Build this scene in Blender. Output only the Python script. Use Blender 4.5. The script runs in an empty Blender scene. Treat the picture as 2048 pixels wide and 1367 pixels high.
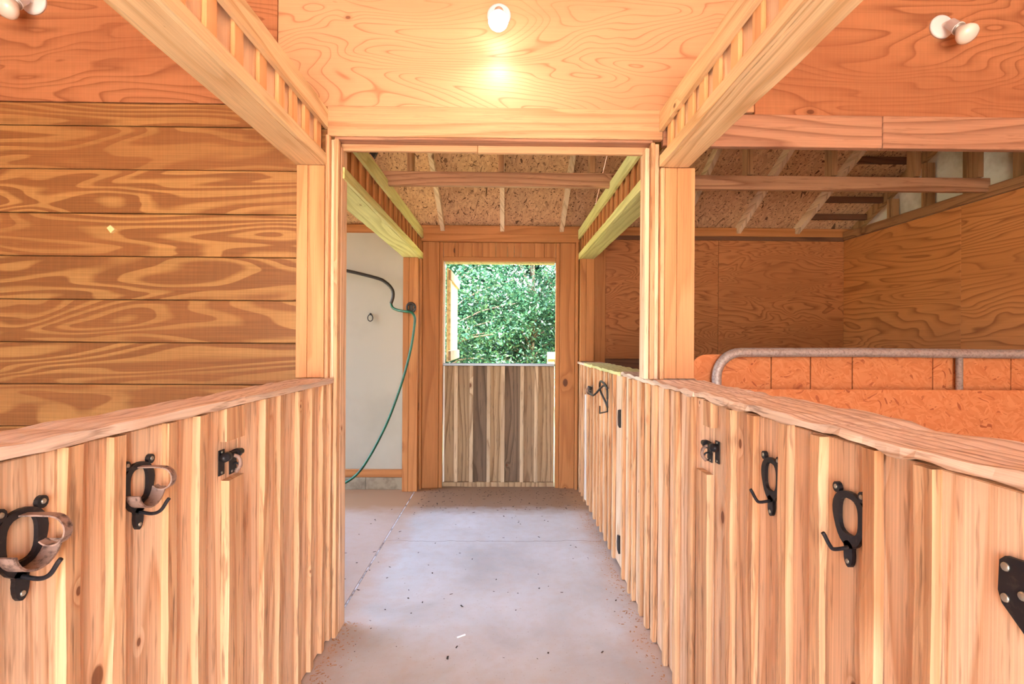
import bpy, bmesh, math, random
import numpy as np
from mathutils import Vector, Matrix, noise as mnoise

random.seed(7)
rng = np.random.default_rng(11)
scn = bpy.context.scene
C = scn.collection

# ------------------------------------------------------------------ camera, sky, sun, exposure
YAW = math.atan(14 / 1024.0)
ROLL = math.radians(0.35)
fwd = Vector((math.sin(YAW), math.cos(YAW), 0)); rgt = Vector((math.cos(YAW), -math.sin(YAW), 0)); up = Vector((0, 0, 1))
cx = rgt * math.cos(ROLL) + up * math.sin(ROLL)
cy = -rgt * math.sin(ROLL) + up * math.cos(ROLL)
cz = -fwd
cam_d = bpy.data.cameras.new('camera'); cam_d.lens = 18; cam_d.sensor_width = 36; cam_d.sensor_fit = 'HORIZONTAL'
cam_d.clip_start = 0.02; cam_d.clip_end = 300
cam = bpy.data.objects.new('camera', cam_d); C.objects.link(cam)
cam.matrix_world = Matrix(((cx.x, cy.x, cz.x, 0), (cx.y, cy.y, cz.y, 0), (cx.z, cy.z, cz.z, 1.5), (0, 0, 0, 1)))
scn.camera = cam

world = bpy.data.worlds.new('sky'); scn.world = world; world.use_nodes = True
wn = world.node_tree; wn.nodes.clear()
wo = wn.nodes.new('ShaderNodeOutputWorld'); wb = wn.nodes.new('ShaderNodeBackground'); sk = wn.nodes.new('ShaderNodeTexSky')
sk.sky_type = 'NISHITA'; sk.sun_disc = False; sk.sun_elevation = math.radians(58); sk.sun_rotation = math.radians(150)
sk.dust_density = 3.0; sk.air_density = 1.0
wn.links.new(sk.outputs[0], wb.inputs[0]); wn.links.new(wb.outputs[0], wo.inputs[0])
wb.inputs[1].default_value = 0.6

sun_d = bpy.data.lights.new('sun', 'SUN'); sun_d.energy = 7.0; sun_d.angle = math.radians(1.0); sun_d.color = (1.0, 0.95, 0.87)
sun = bpy.data.objects.new('sun', sun_d); C.objects.link(sun)
sun.rotation_euler = Vector((0.42, -0.45, 0.95)).to_track_quat('Z', 'Y').to_euler()
sun.location = (6, -8, 14)

scn.view_settings.view_transform = 'Standard'; scn.view_settings.look = 'None'
scn.view_settings.gamma = 1; scn.view_settings.use_curve_mapping = False
scn.view_settings.exposure = 2.78
scn.cycles.max_bounces = 6; scn.cycles.diffuse_bounces = 5; scn.cycles.glossy_bounces = 2
scn.cycles.transmission_bounces = 2; scn.cycles.caustics_reflective = False; scn.cycles.caustics_refractive = False; scn.cycles.sample_clamp_indirect = 8.0

# ------------------------------------------------------------------ helpers: objects
WL = {}                                             # world position of every object (no rotations on parents)
def link(o, loc, parent):
    C.objects.link(o)
    loc = Vector(loc)
    WL[o] = loc
    if parent is not None:
        o.parent = parent; o.location = loc - WL[parent]
    else:
        o.location = loc
    return o

def tag(o, label=None, cat=None, group=None, kind=None):
    if label: o['label'] = label
    if cat: o['category'] = cat
    if group: o['group'] = group
    if kind: o['kind'] = kind
    return o

def empty(name, loc, label=None, cat=None, group=None, kind=None, parent=None):
    o = bpy.data.objects.new(name, None); o.empty_display_size = 0.05
    link(o, loc, parent)
    return tag(o, label, cat, group, kind)

def mesh_obj(name, verts, faces, mat, parent=None, smooth=False, origin=None):
    me = bpy.data.meshes.new(name)
    v = np.array(verts, dtype=float)
    o0 = Vector(origin) if origin is not None else Vector(((v[:, 0].min() + v[:, 0].max()) / 2, (v[:, 1].min() + v[:, 1].max()) / 2, v[:, 2].min()))
    me.from_pydata([tuple(p - np.array(o0)) for p in v], [], faces)
    me.materials.append(mat); me.validate(); me.update()
    if smooth:
        for p in me.polygons: p.use_smooth = True
    return link(bpy.data.objects.new(name, me), o0, parent)

_bc = {}
def box(name, x0, x1, y0, y1, z0, z1, mat, parent=None, bev=0.003):
    dx, dy, dz = round(x1 - x0, 4), round(y1 - y0, 4), round(z1 - z0, 4)
    key = (dx, dy, dz, mat.name, bev)
    me = _bc.get(key)
    if me is None:
        bm = bmesh.new(); bmesh.ops.create_cube(bm, size=1)
        for v in bm.verts: v.co = Vector((v.co.x * dx, v.co.y * dy, v.co.z * dz + dz / 2))
        b = min(bev, 0.3 * min(dx, dy, dz))
        if b > 0: bmesh.ops.bevel(bm, geom=list(bm.edges), offset=b, segments=1, affect='EDGES')
        me = bpy.data.meshes.new(name); bm.to_mesh(me); bm.free(); me.materials.append(mat); _bc[key] = me
    return link(bpy.data.objects.new(name, me), ((x0 + x1) / 2, (y0 + y1) / 2, z0), parent)

def rough_bar(name, x0, x1, y0, y1, z0, z1, axis, mat, parent, amp=0.004, seg=0.12, seed=0, fq=1.0):
    """a sawn bar with slightly uneven arrises along its length"""
    lo = np.array((x0, y0, z0)); hi = np.array((x1, y1, z1))
    a = axis; b, c = [i for i in range(3) if i != a]
    n = max(2, int((hi[a] - lo[a]) / seg))
    verts, faces = [], []
    for i in range(n + 1):
        t = lo[a] + (hi[a] - lo[a]) * i / n
        for k, (sb, sc) in enumerate(((0, 0), (1, 0), (1, 1), (0, 1))):
            p = np.zeros(3); p[a] = t
            j1 = mnoise.noise(Vector((t * 4.3 * fq, k * 7.1 + seed * 3.3, seed * 1.7))) * amp
            j2 = mnoise.noise(Vector((t * 5.7 * fq + 9, k * 5.3 + seed * 2.1, seed * 0.9))) * amp
            p[b] = (hi[b] if sb else lo[b]) + j1
            p[c] = (hi[c] if sc else lo[c]) + j2
            verts.append(p)
    for i in range(n):
        for k in range(4):
            q = [i * 4 + k, i * 4 + (k + 1) % 4, (i + 1) * 4 + (k + 1) % 4, (i + 1) * 4 + k]
            faces.append(q)
    faces.append([3, 2, 1, 0]); e = n * 4; faces.append([e, e + 1, e + 2, e + 3])
    o = mesh_obj(name, verts, faces, mat, parent, origin=((x0 + x1) / 2, (y0 + y1) / 2, z0))
    bm = bmesh.new(); bm.from_mesh(o.data); bmesh.ops.recalc_face_normals(bm, faces=bm.faces); bm.to_mesh(o.data); bm.free()
    return o

def tube_geo(pts, r, n=10, caps=True):
    pts = [Vector(p) for p in pts]
    rs = r if isinstance(r, (list, tuple)) else [r] * len(pts)
    verts, faces = [], []
    t0 = (pts[1] - pts[0]).normalized()
    ref = Vector((0, 0, 1)) if abs(t0.z) < 0.9 else Vector((1, 0, 0))
    u = t0.cross(ref).normalized()
    for i, p in enumerate(pts):
        t = (pts[min(i + 1, len(pts) - 1)] - pts[max(i - 1, 0)]).normalized()
        u = (u - t * u.dot(t)).normalized(); w = t.cross(u)
        for k in range(n):
            a = 2 * math.pi * k / n
            verts.append(p + (u * math.cos(a) + w * math.sin(a)) * rs[i])
    m = len(pts)
    for i in range(m - 1):
        for k in range(n):
            faces.append([i * n + k, i * n + (k + 1) % n, (i + 1) * n + (k + 1) % n, (i + 1) * n + k])
    if caps:
        faces.append(list(range(n))[::-1]); faces.append([(m - 1) * n + k for k in range(n)])
    return verts, faces

def tube(name, pts, r, mat, parent=None, n=10):
    v, f = tube_geo(pts, r, n)
    return mesh_obj(name, v, f, mat, parent, smooth=True)

def smooth_path(pts, per=6):
    P = [Vector(p) for p in pts]; out = []
    for i in range(len(P) - 1):
        p0, p1, p2, p3 = P[max(i - 1, 0)], P[i], P[i + 1], P[min(i + 2, len(P) - 1)]
        for k in range(per):
            t = k / per
            out.append(0.5 * ((2 * p1) + (p2 - p0) * t + (2 * p0 - 5 * p1 + 4 * p2 - p3) * t * t + (3 * p1 - p0 - 3 * p2 + p3) * t ** 3))
    out.append(P[-1]); return out

def lathe(name, profile, origin, direction, mat, parent=None, n=24):
    """profile: list of (distance along axis, radius)"""
    d = Vector(direction).normalized(); q = d.to_track_quat('Z', 'Y'); o = Vector(origin)
    verts, faces = [], []
    for (h, r) in profile:
        for k in range(n):
            a = 2 * math.pi * k / n
            verts.append(o + q @ Vector((r * math.cos(a), r * math.sin(a), h)))
    m = len(profile)
    for i in range(m - 1):
        for k in range(n):
            faces.append([i * n + k, i * n + (k + 1) % n, (i + 1) * n + (k + 1) % n, (i + 1) * n + k])
    faces.append(list(range(n))[::-1]); faces.append([(m - 1) * n + k for k in range(n)])
    return mesh_obj(name, verts, faces, mat, parent, smooth=True, origin=origin)

def prism(name, poly, plane, a, b, mat, parent=None, smooth=False):
    """poly of 2-D points in plane 'yz' or 'xz', thickness from a to b on the third axis"""
    n = len(poly); vs = []
    for t in (a, b):
        for (p, q) in poly:
            vs.append((t, p, q) if plane == 'yz' else (p, t, q))
    fs = [list(range(n))[::-1], list(range(n, 2 * n))]
    for k in range(n): fs.append([k, (k + 1) % n, n + (k + 1) % n, n + k])
    o = mesh_obj(name, vs, fs, mat, parent)
    bm = bmesh.new(); bm.from_mesh(o.data); bmesh.ops.recalc_face_normals(bm, faces=bm.faces); bm.to_mesh(o.data); bm.free()
    return o

# ------------------------------------------------------------------ helpers: materials
def lin(c):
    return tuple(((v / 255) / 12.92 if v / 255 <= 0.04045 else ((v / 255 + 0.055) / 1.055) ** 2.4) for v in c) + (1,)

class NT:
    def __init__(s, name):
        s.m = bpy.data.materials.new(name); s.m.use_nodes = True; s.t = s.m.node_tree
        s.b = s.t.nodes['Principled BSDF']
    def n(s, typ, **kw):
        nd = s.t.nodes.new(typ)
        for k, v in kw.items():
            if k == 'i':
                for kk, vv in v.items():
                    if isinstance(vv, bpy.types.NodeSocket): s.t.links.new(vv, nd.inputs[kk])
                    else: nd.inputs[kk].default_value = vv
            else: setattr(nd, k, v)
        return nd
    def math(s, op, a, b=0.0, clamp=False):
        return s.n('ShaderNodeMath', operation=op, use_clamp=clamp, i={0: a, 1: b}).outputs[0]
    def vmul(s, v, k): return s.n('ShaderNodeVectorMath', operation='MULTIPLY', i={0: v, 1: k}).outputs[0]
    def vadd(s, v, k): return s.n('ShaderNodeVectorMath', operation='ADD', i={0: v, 1: k}).outputs[0]
    def noise(s, vec, scale=1.0, detail=2.0, rough=0.5, dist=0.0):
        return s.n('ShaderNodeTexNoise', i={'Vector': vec, 'Scale': scale, 'Detail': detail, 'Roughness': rough, 'Distortion': dist}).outputs[0]
    def ramp(s, fac, stops, interp='LINEAR'):
        r = s.n('ShaderNodeValToRGB', i={0: fac}); e = r.color_ramp.elements; r.color_ramp.interpolation = interp
        while len(e) < len(stops): e.new(0.5)
        for q, (p, c) in zip(e, stops):
            q.position = p; q.color = c if len(c) == 4 else tuple(c) + (1,)
        return r.outputs[0]
    def mask(s, fac, a, b):
        return s.n('ShaderNodeMapRange', i={0: fac, 1: a, 2: b, 3: 0.0, 4: 1.0}).outputs[0]
    def mix(s, fac, a, b, mode='MIX'):
        nd = s.n('ShaderNodeMix', data_type='RGBA', blend_type=mode)
        for k, v in ((0, fac), (6, a), (7, b)):
            if isinstance(v, bpy.types.NodeSocket): s.t.links.new(v, nd.inputs[k])
            else: nd.inputs[k].default_value = v
        return nd.outputs[2]
    def set(s, **kw):
        for k, v in kw.items():
            k = k.replace('_', ' ')
            if isinstance(v, bpy.types.NodeSocket): s.t.links.new(v, s.b.inputs[k])
            else: s.b.inputs[k].default_value = v
    def bump(s, h, strength=0.2, dist=0.01):
        s.t.links.new(s.n('ShaderNodeBump', i={'Strength': strength, 'Distance': dist, 'Height': h}).outputs[0], s.b.inputs['Normal'])
    def pos(s, rnd=True):
        p = s.n('ShaderNodeNewGeometry').outputs['Position']
        if not rnd: return p, None
        r = s.n('ShaderNodeObjectInfo').outputs['Random']
        off = s.n('ShaderNodeCombineXYZ', i={0: s.math('MULTIPLY', r, 31.7), 1: s.math('MULTIPLY', r, 57.3), 2: s.math('MULTIPLY', r, 83.1)}).outputs[0]
        return s.vadd(p, off), r

def axv(axis, along, across):
    return tuple(along if i == axis else across for i in range(3))

def wood(name, axis, light, dark, rings=6.0, along=0.55, across=5.0, slope=8.0, contrast=1.0, knots=1.6, knotcol=(110, 60, 34),
         stain=0.0, staincol=(105, 62, 38), fibre=0.12, rough=0.62, vary=0.14, bump=0.18, soft=0.45, tone=None, spec=0.3, knotsize=0.055, dist=0.0, stops=(0.42, 0.72, 0.9), sat=0.84, ticks=0.0, n1d=1.6):
    """sawn lumber or veneer with its grain along one world axis; every object gets its own cut of the pattern"""
    t = NT(name)
    sx = t.n('ShaderNodeSeparateXYZ', i={0: t.n('ShaderNodeNewGeometry').outputs['Position']})
    r = t.n('ShaderNodeObjectInfo').outputs['Random']
    oth = [k for k in range(3) if k != axis]
    u = t.math('ADD', sx.outputs[axis], t.math('MULTIPLY', r, 57.3))
    w = t.math('ADD', t.math('ADD', sx.outputs[oth[0]], sx.outputs[oth[1]]), t.math('MULTIPLY', r, 91.7))
    uw = t.n('ShaderNodeCombineXYZ', i={0: u, 1: w}).outputs[0]
    def nz(a, c, detail, rg=0.5, ds=0.0):
        return t.n('ShaderNodeTexNoise', noise_dimensions='2D', i={'Vector': t.vmul(uw, (a, c, 0)), 'Scale': 1.0, 'Detail': detail, 'Roughness': rg, 'Distortion': ds}).outputs[0]
    n1 = nz(along, across, n1d, 0.45, dist)
    ph = t.math('ADD', t.math('MULTIPLY', n1, rings), t.math('MULTIPLY', w, slope))
    def ds(c):
        g_ = 0.35 * c[0] + 0.5 * c[1] + 0.15 * c[2]; return tuple(g_ + (q - g_) * sat for q in c)
    light, dark, tone = ds(light), ds(dark), (ds(tone) if tone else None)
    L, D = lin(light), lin(dark)
    M = tuple(L[k] * (1 - soft) + D[k] * soft for k in range(3)) + (1,)
    D2 = tuple(L[k] * (1 - contrast) + D[k] * contrast for k in range(3)) + (1,)
    if knots:
        vn = t.n('ShaderNodeTexVoronoi', voronoi_dimensions='2D', i={'Vector': t.vmul(uw, (knots * 0.62, knots, 0)), 'Scale': 1.0})
        vr = t.n('ShaderNodeSeparateColor', i={0: vn.outputs['Color']}).outputs[0]
        vor = t.math('DIVIDE', vn.outputs['Distance'], t.n('ShaderNodeMapRange', i={0: vr, 1: 0.35, 2: 1.0, 3: 0.02, 4: 0.8}).outputs[0])
        bend = t.mask(vor, 0.30, 0.0)
        ph = t.math('ADD', ph, t.math('MULTIPLY', t.math('POWER', bend, 2.0), 1.6))
    fr = t.math('FRACT', ph)
    col = t.ramp(fr, [(0.0, L), (stops[0], L), (stops[1], M), (stops[2], D2), (1.0, L)])
    fib = nz(2.5, 160, 1.0)
    fv = t.n('ShaderNodeMapRange', i={0: fib, 1: 0.25, 2: 0.75, 3: 1 - fibre, 4: 1 + fibre * 0.4}).outputs[0]
    big = nz(0.8, 2.2, 0.0)
    col = t.mix(t.math('MULTIPLY', t.mask(big, 0.45, 0.72), 0.55), col, lin(tone) if tone else M)
    if stain > 0:
        st = nz(3.6, 48, 3.0, 0.7)
        col = t.mix(t.math('MULTIPLY', t.mask(st, 0.58, 0.70), stain), col, lin(staincol))
    if knots:
        col = t.mix(t.math('MULTIPLY', t.mask(vor, knotsize * 2.1, knotsize * 0.9), 0.45), col, D)
        col = t.mix(t.math('MULTIPLY', t.mask(vor, knotsize, knotsize * 0.75), 0.85), col, lin(knotcol))
    if ticks:
        fv = t.math('MULTIPLY', fv, t.n('ShaderNodeMapRange', i={0: nz(130, 5, 0.0), 1: 0.3, 2: 0.7, 3: 1 - ticks, 4: 1 + ticks * 0.6}).outputs[0])
    val = t.math('MULTIPLY', fv, t.math('ADD', 1 - vary / 2, t.math('MULTIPLY', r, vary)))
    col = t.n('ShaderNodeVectorMath', operation='SCALE', i={0: col, 'Scale': val}).outputs[0]
    t.set(Base_Color=col, Roughness=rough, Specular_IOR_Level=spec)
    t.bump(fib, bump, 0.003)
    return t.m

X, Y, Z = 0, 1, 2
PINE_L, PINE_D = (236, 190, 140), (200, 134, 80)
m_board = wood('pine_board_vertical', Z, (240, 202, 164), (214, 162, 120), rings=4, slope=12, stain=0.48, staincol=(128, 82, 54), knots=3.2, vary=0.2, knotsize=0.085, fibre=0.2, sat=0.92)
m_batten = wood('pine_batten_vertical', Z, (222, 174, 128), (194, 136, 90), rings=3, slope=14, stain=0.62, knots=3.6, vary=0.16, fibre=0.2, staincol=(120, 84, 58), knotsize=0.06, sat=0.92)
m_hboard = wood('clean_pine_board', Z, (244, 206, 166), (222, 172, 130), rings=3, slope=9, knots=1.2, vary=0.08, contrast=0.7, fibre=0.08)
m_hbatten = wood('clean_pine_batten', Z, (236, 184, 130), (212, 148, 94), rings=3, slope=9, knots=1.6, vary=0.1, contrast=0.7, fibre=0.08, sat=1.0)
m_cap = wood('worn_cap_lumber', Y, (234, 206, 178), (190, 150, 118), rings=4, slope=25, stain=0.6, knots=1.5, vary=0.1, staincol=(128, 92, 68), tone=(206, 178, 158), bump=0.5)
m_post = wood('pine_post', Z, (212, 154, 106), (188, 124, 78), sat=1.0, rings=3, slope=9, stain=0.15, knots=1.5, vary=0.08, contrast=0.7)
m_beam = wood('pine_beam', Y, (240, 204, 148), (206, 154, 94), rings=5, slope=14, stain=0.12, knots=1.3, vary=0.08, contrast=0.8, knotsize=0.05)
m_beamx = wood('pine_header_cross', X, (216, 164, 114), (188, 126, 78), rings=4, along=0.4, slope=12, stain=0.2, knots=1.5, vary=0.08, contrast=0.7)
m_beamx_old = wood('old_header_cross', X, (190, 134, 100), (152, 98, 70), rings=5, along=0.4, slope=16, stain=0.3, knots=1.6, vary=0.1)
m_green = wood('treated_beam_green_lit', Y, (224, 220, 140), (186, 178, 92), rings=4, slope=14, stain=0.2, knots=1.6, vary=0.06, staincol=(150, 140, 70), knotcol=(140, 115, 60), contrast=0.7)  # treated lumber tone with some green foliage light put into it
m_ply = wood('plywood_sheet', X, (214, 160, 112), (178, 108, 64), rings=19, along=1.1, across=3.4, slope=14.0, contrast=0.8, knots=2.0, knotsize=0.045, vary=0.04, soft=0.12, tone=(200, 138, 92), rough=0.42, spec=0.5, fibre=0.05, knotcol=(128, 80, 54), dist=0.35, stops=(0.6, 0.82, 0.93))  # pale sheet tone with some of the lamp's glow put into the colour
m_ply_red = wood('plywood_sheet_reddish', X, (184, 118, 76), (144, 84, 50), rings=15, along=0.75, across=3.0, slope=9.0, contrast=0.9, knots=1.0, knotsize=0.03, vary=0.04, soft=0.35, tone=(164, 98, 60), fibre=0.08, dist=0.35, stops=(0.45, 0.75, 0.92), sat=0.92, n1d=2.4, ticks=0.04)  # own reddish tone, also darkened where the lamp's glow falls off
m_ply_dark = wood('plywood_rear_wall', X, (184, 118, 70), (128, 72, 38), rings=17, along=1.3, across=4.5, slope=14, contrast=0.8, knots=0, vary=0.04, soft=0.4, fibre=0.12, dist=0.5, sat=1.0, n1d=2.6)
m_ply_side = wood('plywood_side_wall', Y, (194, 124, 70), (138, 78, 42), rings=14, along=0.5, across=3.2, slope=9, contrast=0.85, knots=0, vary=0.04, soft=0.4, fibre=0.1, dist=0.4, sat=1.0, n1d=2.6)
m_plank = wood('varnished_plank', X, (172, 126, 74), (130, 82, 46), ticks=0.05, n1d=2.2, rings=13, along=0.5, across=3.6, slope=7, contrast=0.9, knots=0, vary=0.12, soft=0.85, sat=0.95, tone=(150, 98, 56), fibre=0.16, rough=0.45, dist=0.35, stops=(0.3, 0.5, 0.94))
m_weather = wood('weathered_board', Z, (172, 142, 108), (124, 96, 68), sat=1.0, rings=4, slope=14, stain=0.5, knots=2.4, vary=0.3, staincol=(88, 70, 54), rough=0.8, tone=(150, 122, 96), bump=0.5)
m_weather_dark = wood('weathered_dark_board', Z, (118, 96, 76), (84, 66, 50), sat=1.0, rings=4, slope=14, stain=0.5, knots=2.4, vary=0.2, staincol=(66, 54, 44), rough=0.8, bump=0.5)
m_weather_light = wood('weathered_batten', Z, (196, 170, 138), (150, 122, 94), sat=1.0, rings=4, slope=14, stain=0.5, knots=2.4, vary=0.2, staincol=(88, 70, 54), rough=0.8)
m_pilaster = wood('far_pine_board', Z, (184, 122, 70), (152, 92, 46), sat=1.0, rings=3, slope=9, stain=0.15, knots=1.8, knotsize=0.07, vary=0.1, contrast=0.7, knotcol=(82, 42, 24))
m_pilasterx = wood('far_pine_cross', X, (184, 122, 70), (152, 92, 46), sat=1.0, rings=3, along=0.4, slope=9, stain=0.15, knots=1.8, knotsize=0.07, vary=0.1, contrast=0.7, knotcol=(82, 42, 24))
m_rafter = wood('rafter_lumber', Y, (236, 204, 164), (204, 164, 122), rings=4, slope=14, stain=0.4, knots=1.5, vary=0.2)
m_tiex = wood('tie_lumber', X, (190, 134, 92), (148, 94, 60), rings=5, along=0.4, slope=14, stain=0.4, knots=2.4, vary=0.1)
m_stud = wood('stud_lumber', Z, (184, 132, 82), (142, 94, 56), rings=4, slope=14, stain=0.3, knots=1.5, vary=0.2)
m_dark = wood('aged_dark_lumber', X, (120, 74, 46), (84, 48, 28), rings=5, slope=14, stain=0.4, knots=1.5, vary=0.2)
m_sidey = wood('plate_lumber', Y, (164, 108, 64), (118, 72, 40), rings=5, slope=14, stain=0.4, knots=1.8, vary=0.15)

def osb(name, light, mid, dark, fs=1.0, fleck=0.70):
    t = NT(name)
    sx = t.n('ShaderNodeSeparateXYZ', i={0: t.n('ShaderNodeNewGeometry').outputs['Position']})
    r = t.n('ShaderNodeObjectInfo').outputs['Random']
    a = t.math('ADD', sx.outputs[0], t.math('MULTIPLY', r, 31.0)); b = t.math('ADD', t.math('ADD', t.math('MULTIPLY', sx.outputs[1], 0.9), sx.outputs[2]), t.math('MULTIPLY', r, 17.0))
    uv = t.n('ShaderNodeCombineXYZ', i={0: a, 1: b}).outputs[0]
    wv = t.n('ShaderNodeTexNoise', noise_dimensions='2D', i={'Vector': uv, 'Scale': 7.0 * fs, 'Detail': 0.0})
    ws_ = t.n('ShaderNodeSeparateColor', i={0: wv.outputs[1]})
    a = t.math('ADD', a, t.math('MULTIPLY', ws_.outputs[0], 0.10 / fs)); b = t.math('ADD', b, t.math('MULTIPLY', ws_.outputs[1], 0.10 / fs))
    cols = []
    for k, rot in enumerate((0.35, -0.8)):
        ca, sa = math.cos(rot), math.sin(rot)
        p = t.math('ADD', t.math('MULTIPLY', a, ca * 18 * fs), t.math('MULTIPLY', b, sa * 18 * fs)); q = t.math('ADD', t.math('MULTIPLY', a, -sa * 60 * fs), t.math('MULTIPLY', b, ca * 60 * fs))
        vo = t.n('ShaderNodeTexVoronoi', voronoi_dimensions='2D', i={'Vector': t.n('ShaderNodeCombineXYZ', i={0: p, 1: q}).outputs[0], 'Scale': 1.0})
        sc = t.n('ShaderNodeSeparateColor', i={0: vo.outputs['Color']})
        cols.append((t.ramp(sc.outputs[0], [(0, lin(mid)), (0.45, lin(light)), (0.8, lin(mid)), (0.93, lin(mid)), (1.0, lin(dark))]), sc.outputs[1], vo.outputs['Distance']))
    c = t.mix(t.mask(cols[1][1], 0.5, 0.55), cols[0][0], cols[1][0])
    fl = t.n('ShaderNodeTexNoise', noise_dimensions='2D', i={'Vector': t.vmul(uv, (22 * fs, 70 * fs, 0)), 'Scale': 1.0, 'Detail': 1.0}).outputs[0]
    c = t.mix(t.mask(fl, fleck, fleck + 0.05), c, lin(dark))
    t.set(Base_Color=c, Roughness=0.7, Specular_IOR_Level=0.25)
    return t.m
m_osb_roof = osb('osb_roof_deck', (218, 174, 132), (192, 148, 110), (92, 60, 42), 2.0, 0.68)
m_osb = osb('osb_divider', (208, 132, 82), (194, 114, 66), (156, 82, 46), 1.7, 0.78)

def plain(name, col, rough=0.5, metal=0.0, var=0.0, scale=8.0, col2=None, spec=0.5, thr=(0.45, 0.65)):
    t = NT(name); p, r = t.pos(False)
    if col2:
        f = t.noise(p, scale, 4.0, 0.6)
        t.set(Base_Color=t.mix(t.mask(f, *thr), lin(col), lin(col2)))
    else: t.set(Base_Color=lin(col))
    t.set(Roughness=rough, Metallic=metal, Specular_IOR_Level=spec)
    return t.m
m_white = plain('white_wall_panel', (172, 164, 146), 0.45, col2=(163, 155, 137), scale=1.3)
m_whitegable = plain('white_gable_panel', (244, 242, 236), 0.6, col2=(200, 192, 178), scale=3.0)
m_black = plain('black_iron', (34, 32, 36), 0.42, 0.3, col2=(62, 54, 52), scale=60.0, thr=(0.55, 0.7))
m_rust = plain('rusty_iron', (150, 122, 108), 0.6, 0.25, col2=(74, 56, 48), scale=70.0, thr=(0.5, 0.68))
m_screw = plain('zinc_screw', (176, 172, 158), 0.35, 0.8)
m_galv = plain('galvanised_pipe', (176, 160, 150), 0.5, 0.35, col2=(146, 130, 122), scale=90.0)
m_drip = plain('grey_metal_drip', (120, 122, 128), 0.4, 0.6)
m_hose = plain('green_hose', (22, 92, 62), 0.35, col2=(14, 60, 42), scale=14.0)
m_boom = plain('dark_pipe', (52, 46, 40), 0.4, 0.3)
m_lampw = plain('white_lamp_enamel', (222, 220, 220), 0.35)
m_socket = plain('grey_lamp_socket', (150, 140, 132), 0.4, 0.4)
m_frost = plain('frosted_bulb', (226, 220, 208), 0.2)
m_cord = plain('white_cable', (220, 214, 200), 0.5)
m_curb = plain('concrete_curb', (150, 136, 112), 0.8, col2=(122, 106, 84), scale=9.0)
m_joint = plain('pale_joint_filler', (206, 204, 204), 0.8, col2=(120, 108, 98), scale=14.0)
m_paper = plain('white_paper', (246, 246, 246), 0.7)
m_chip = plain('pale_wood_chip', (232, 206, 150), 0.7)
m_pale = plain('pale_edge', (226, 216, 206), 0.6)
m_debris = plain('dark_debris', (70, 50, 36), 0.9, col2=(40, 30, 24), scale=30)
m_straw = plain('sawdust', (186, 142, 98), 0.9, col2=(150, 100, 60), scale=30)
m_fence = wood('yard_fence_post', X, (214, 186, 120), (176, 140, 80), rings=4, slope=10, knots=1.5, vary=0.1)

# lit bulb
t = NT('lit_bulb_glass'); t.set(Base_Color=(1, 1, 1, 1)); t.b.inputs['Emission Color'].default_value = (1, 0.93, 0.80, 1); t.b.inputs['Emission Strength'].default_value = 2.2
m_lit = t.m

# concrete slab
t = NT('concrete_slab'); p, _ = t.pos(False)
a = t.noise(p, 1.6, 5.0, 0.6, 0.3); b = t.noise(p, 14.0, 4.0, 0.6); sp = t.noise(p, 90.0, 2.0, 0.5)
col = t.ramp(a, [(0.3, lin((168, 166, 162))), (0.5, lin((186, 186, 184))), (0.7, lin((196, 197, 197)))])
col = t.mix(t.math('MULTIPLY', t.mask(b, 0.45, 0.8), 0.5), col, lin((182, 168, 152)))
col = t.mix(t.math('MULTIPLY', t.mask(sp, 0.66, 0.74), 0.6), col, lin((146, 122, 98)))
sxy = t.n('ShaderNodeSeparateXYZ', i={0: p})
# hairline crack across the slab
wob = t.math('MULTIPLY', t.math('SUBTRACT', t.noise(t.vmul(p, (3, 0, 0)), 1.0, 4.0, 0.6), 0.5), 0.12)
dcr = t.math('ABSOLUTE', t.math('SUBTRACT', t.math('SUBTRACT', sxy.outputs[1], wob), 3.86))
crack = t.math('MULTIPLY', t.mask(dcr, 0.004, 0.0015), t.mask(sxy.outputs[0], -0.89, -0.88))
col = t.mix(t.math('MULTIPLY', crack, 0.75), col, lin((90, 76, 64)))
# trodden dirt and the half door's shade, both painted in brown
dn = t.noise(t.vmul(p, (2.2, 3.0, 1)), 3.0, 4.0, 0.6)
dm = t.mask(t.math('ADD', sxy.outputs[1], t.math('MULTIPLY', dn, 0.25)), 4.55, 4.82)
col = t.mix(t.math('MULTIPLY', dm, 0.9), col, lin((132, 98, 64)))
# sawdust drift along the walls
sd = t.noise(p, 5.0, 5.0, 0.65)
dmx = t.mask(t.math('ADD', t.math('ABSOLUTE', t.math('ADD', sxy.outputs[0], 0.06)), t.math('MULTIPLY', sd, 0.35)), 0.80, 0.98)
col = t.mix(t.math('MULTIPLY', dmx, 0.5), col, lin((176, 134, 96)))
t.set(Base_Color=col, Roughness=0.62, Specular_IOR_Level=0.35); t.bump(b, 0.12, 0.004)
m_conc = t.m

t = NT('outdoor_ground'); p, _ = t.pos(False)
col = t.ramp(t.noise(p, 0.7, 5, 0.6), [(0.35, lin((120, 130, 70))), (0.6, lin((160, 150, 110)))])
sy = t.n('ShaderNodeSeparateXYZ', i={0: p})
col = t.mix(t.mask(sy.outputs[1], -2.5, -3.2), col, lin((214, 200, 178)))  # pale ground behind the viewer, added to bounce daylight inside
t.set(Base_Color=col, Roughness=0.9); m_ground = t.m

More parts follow.
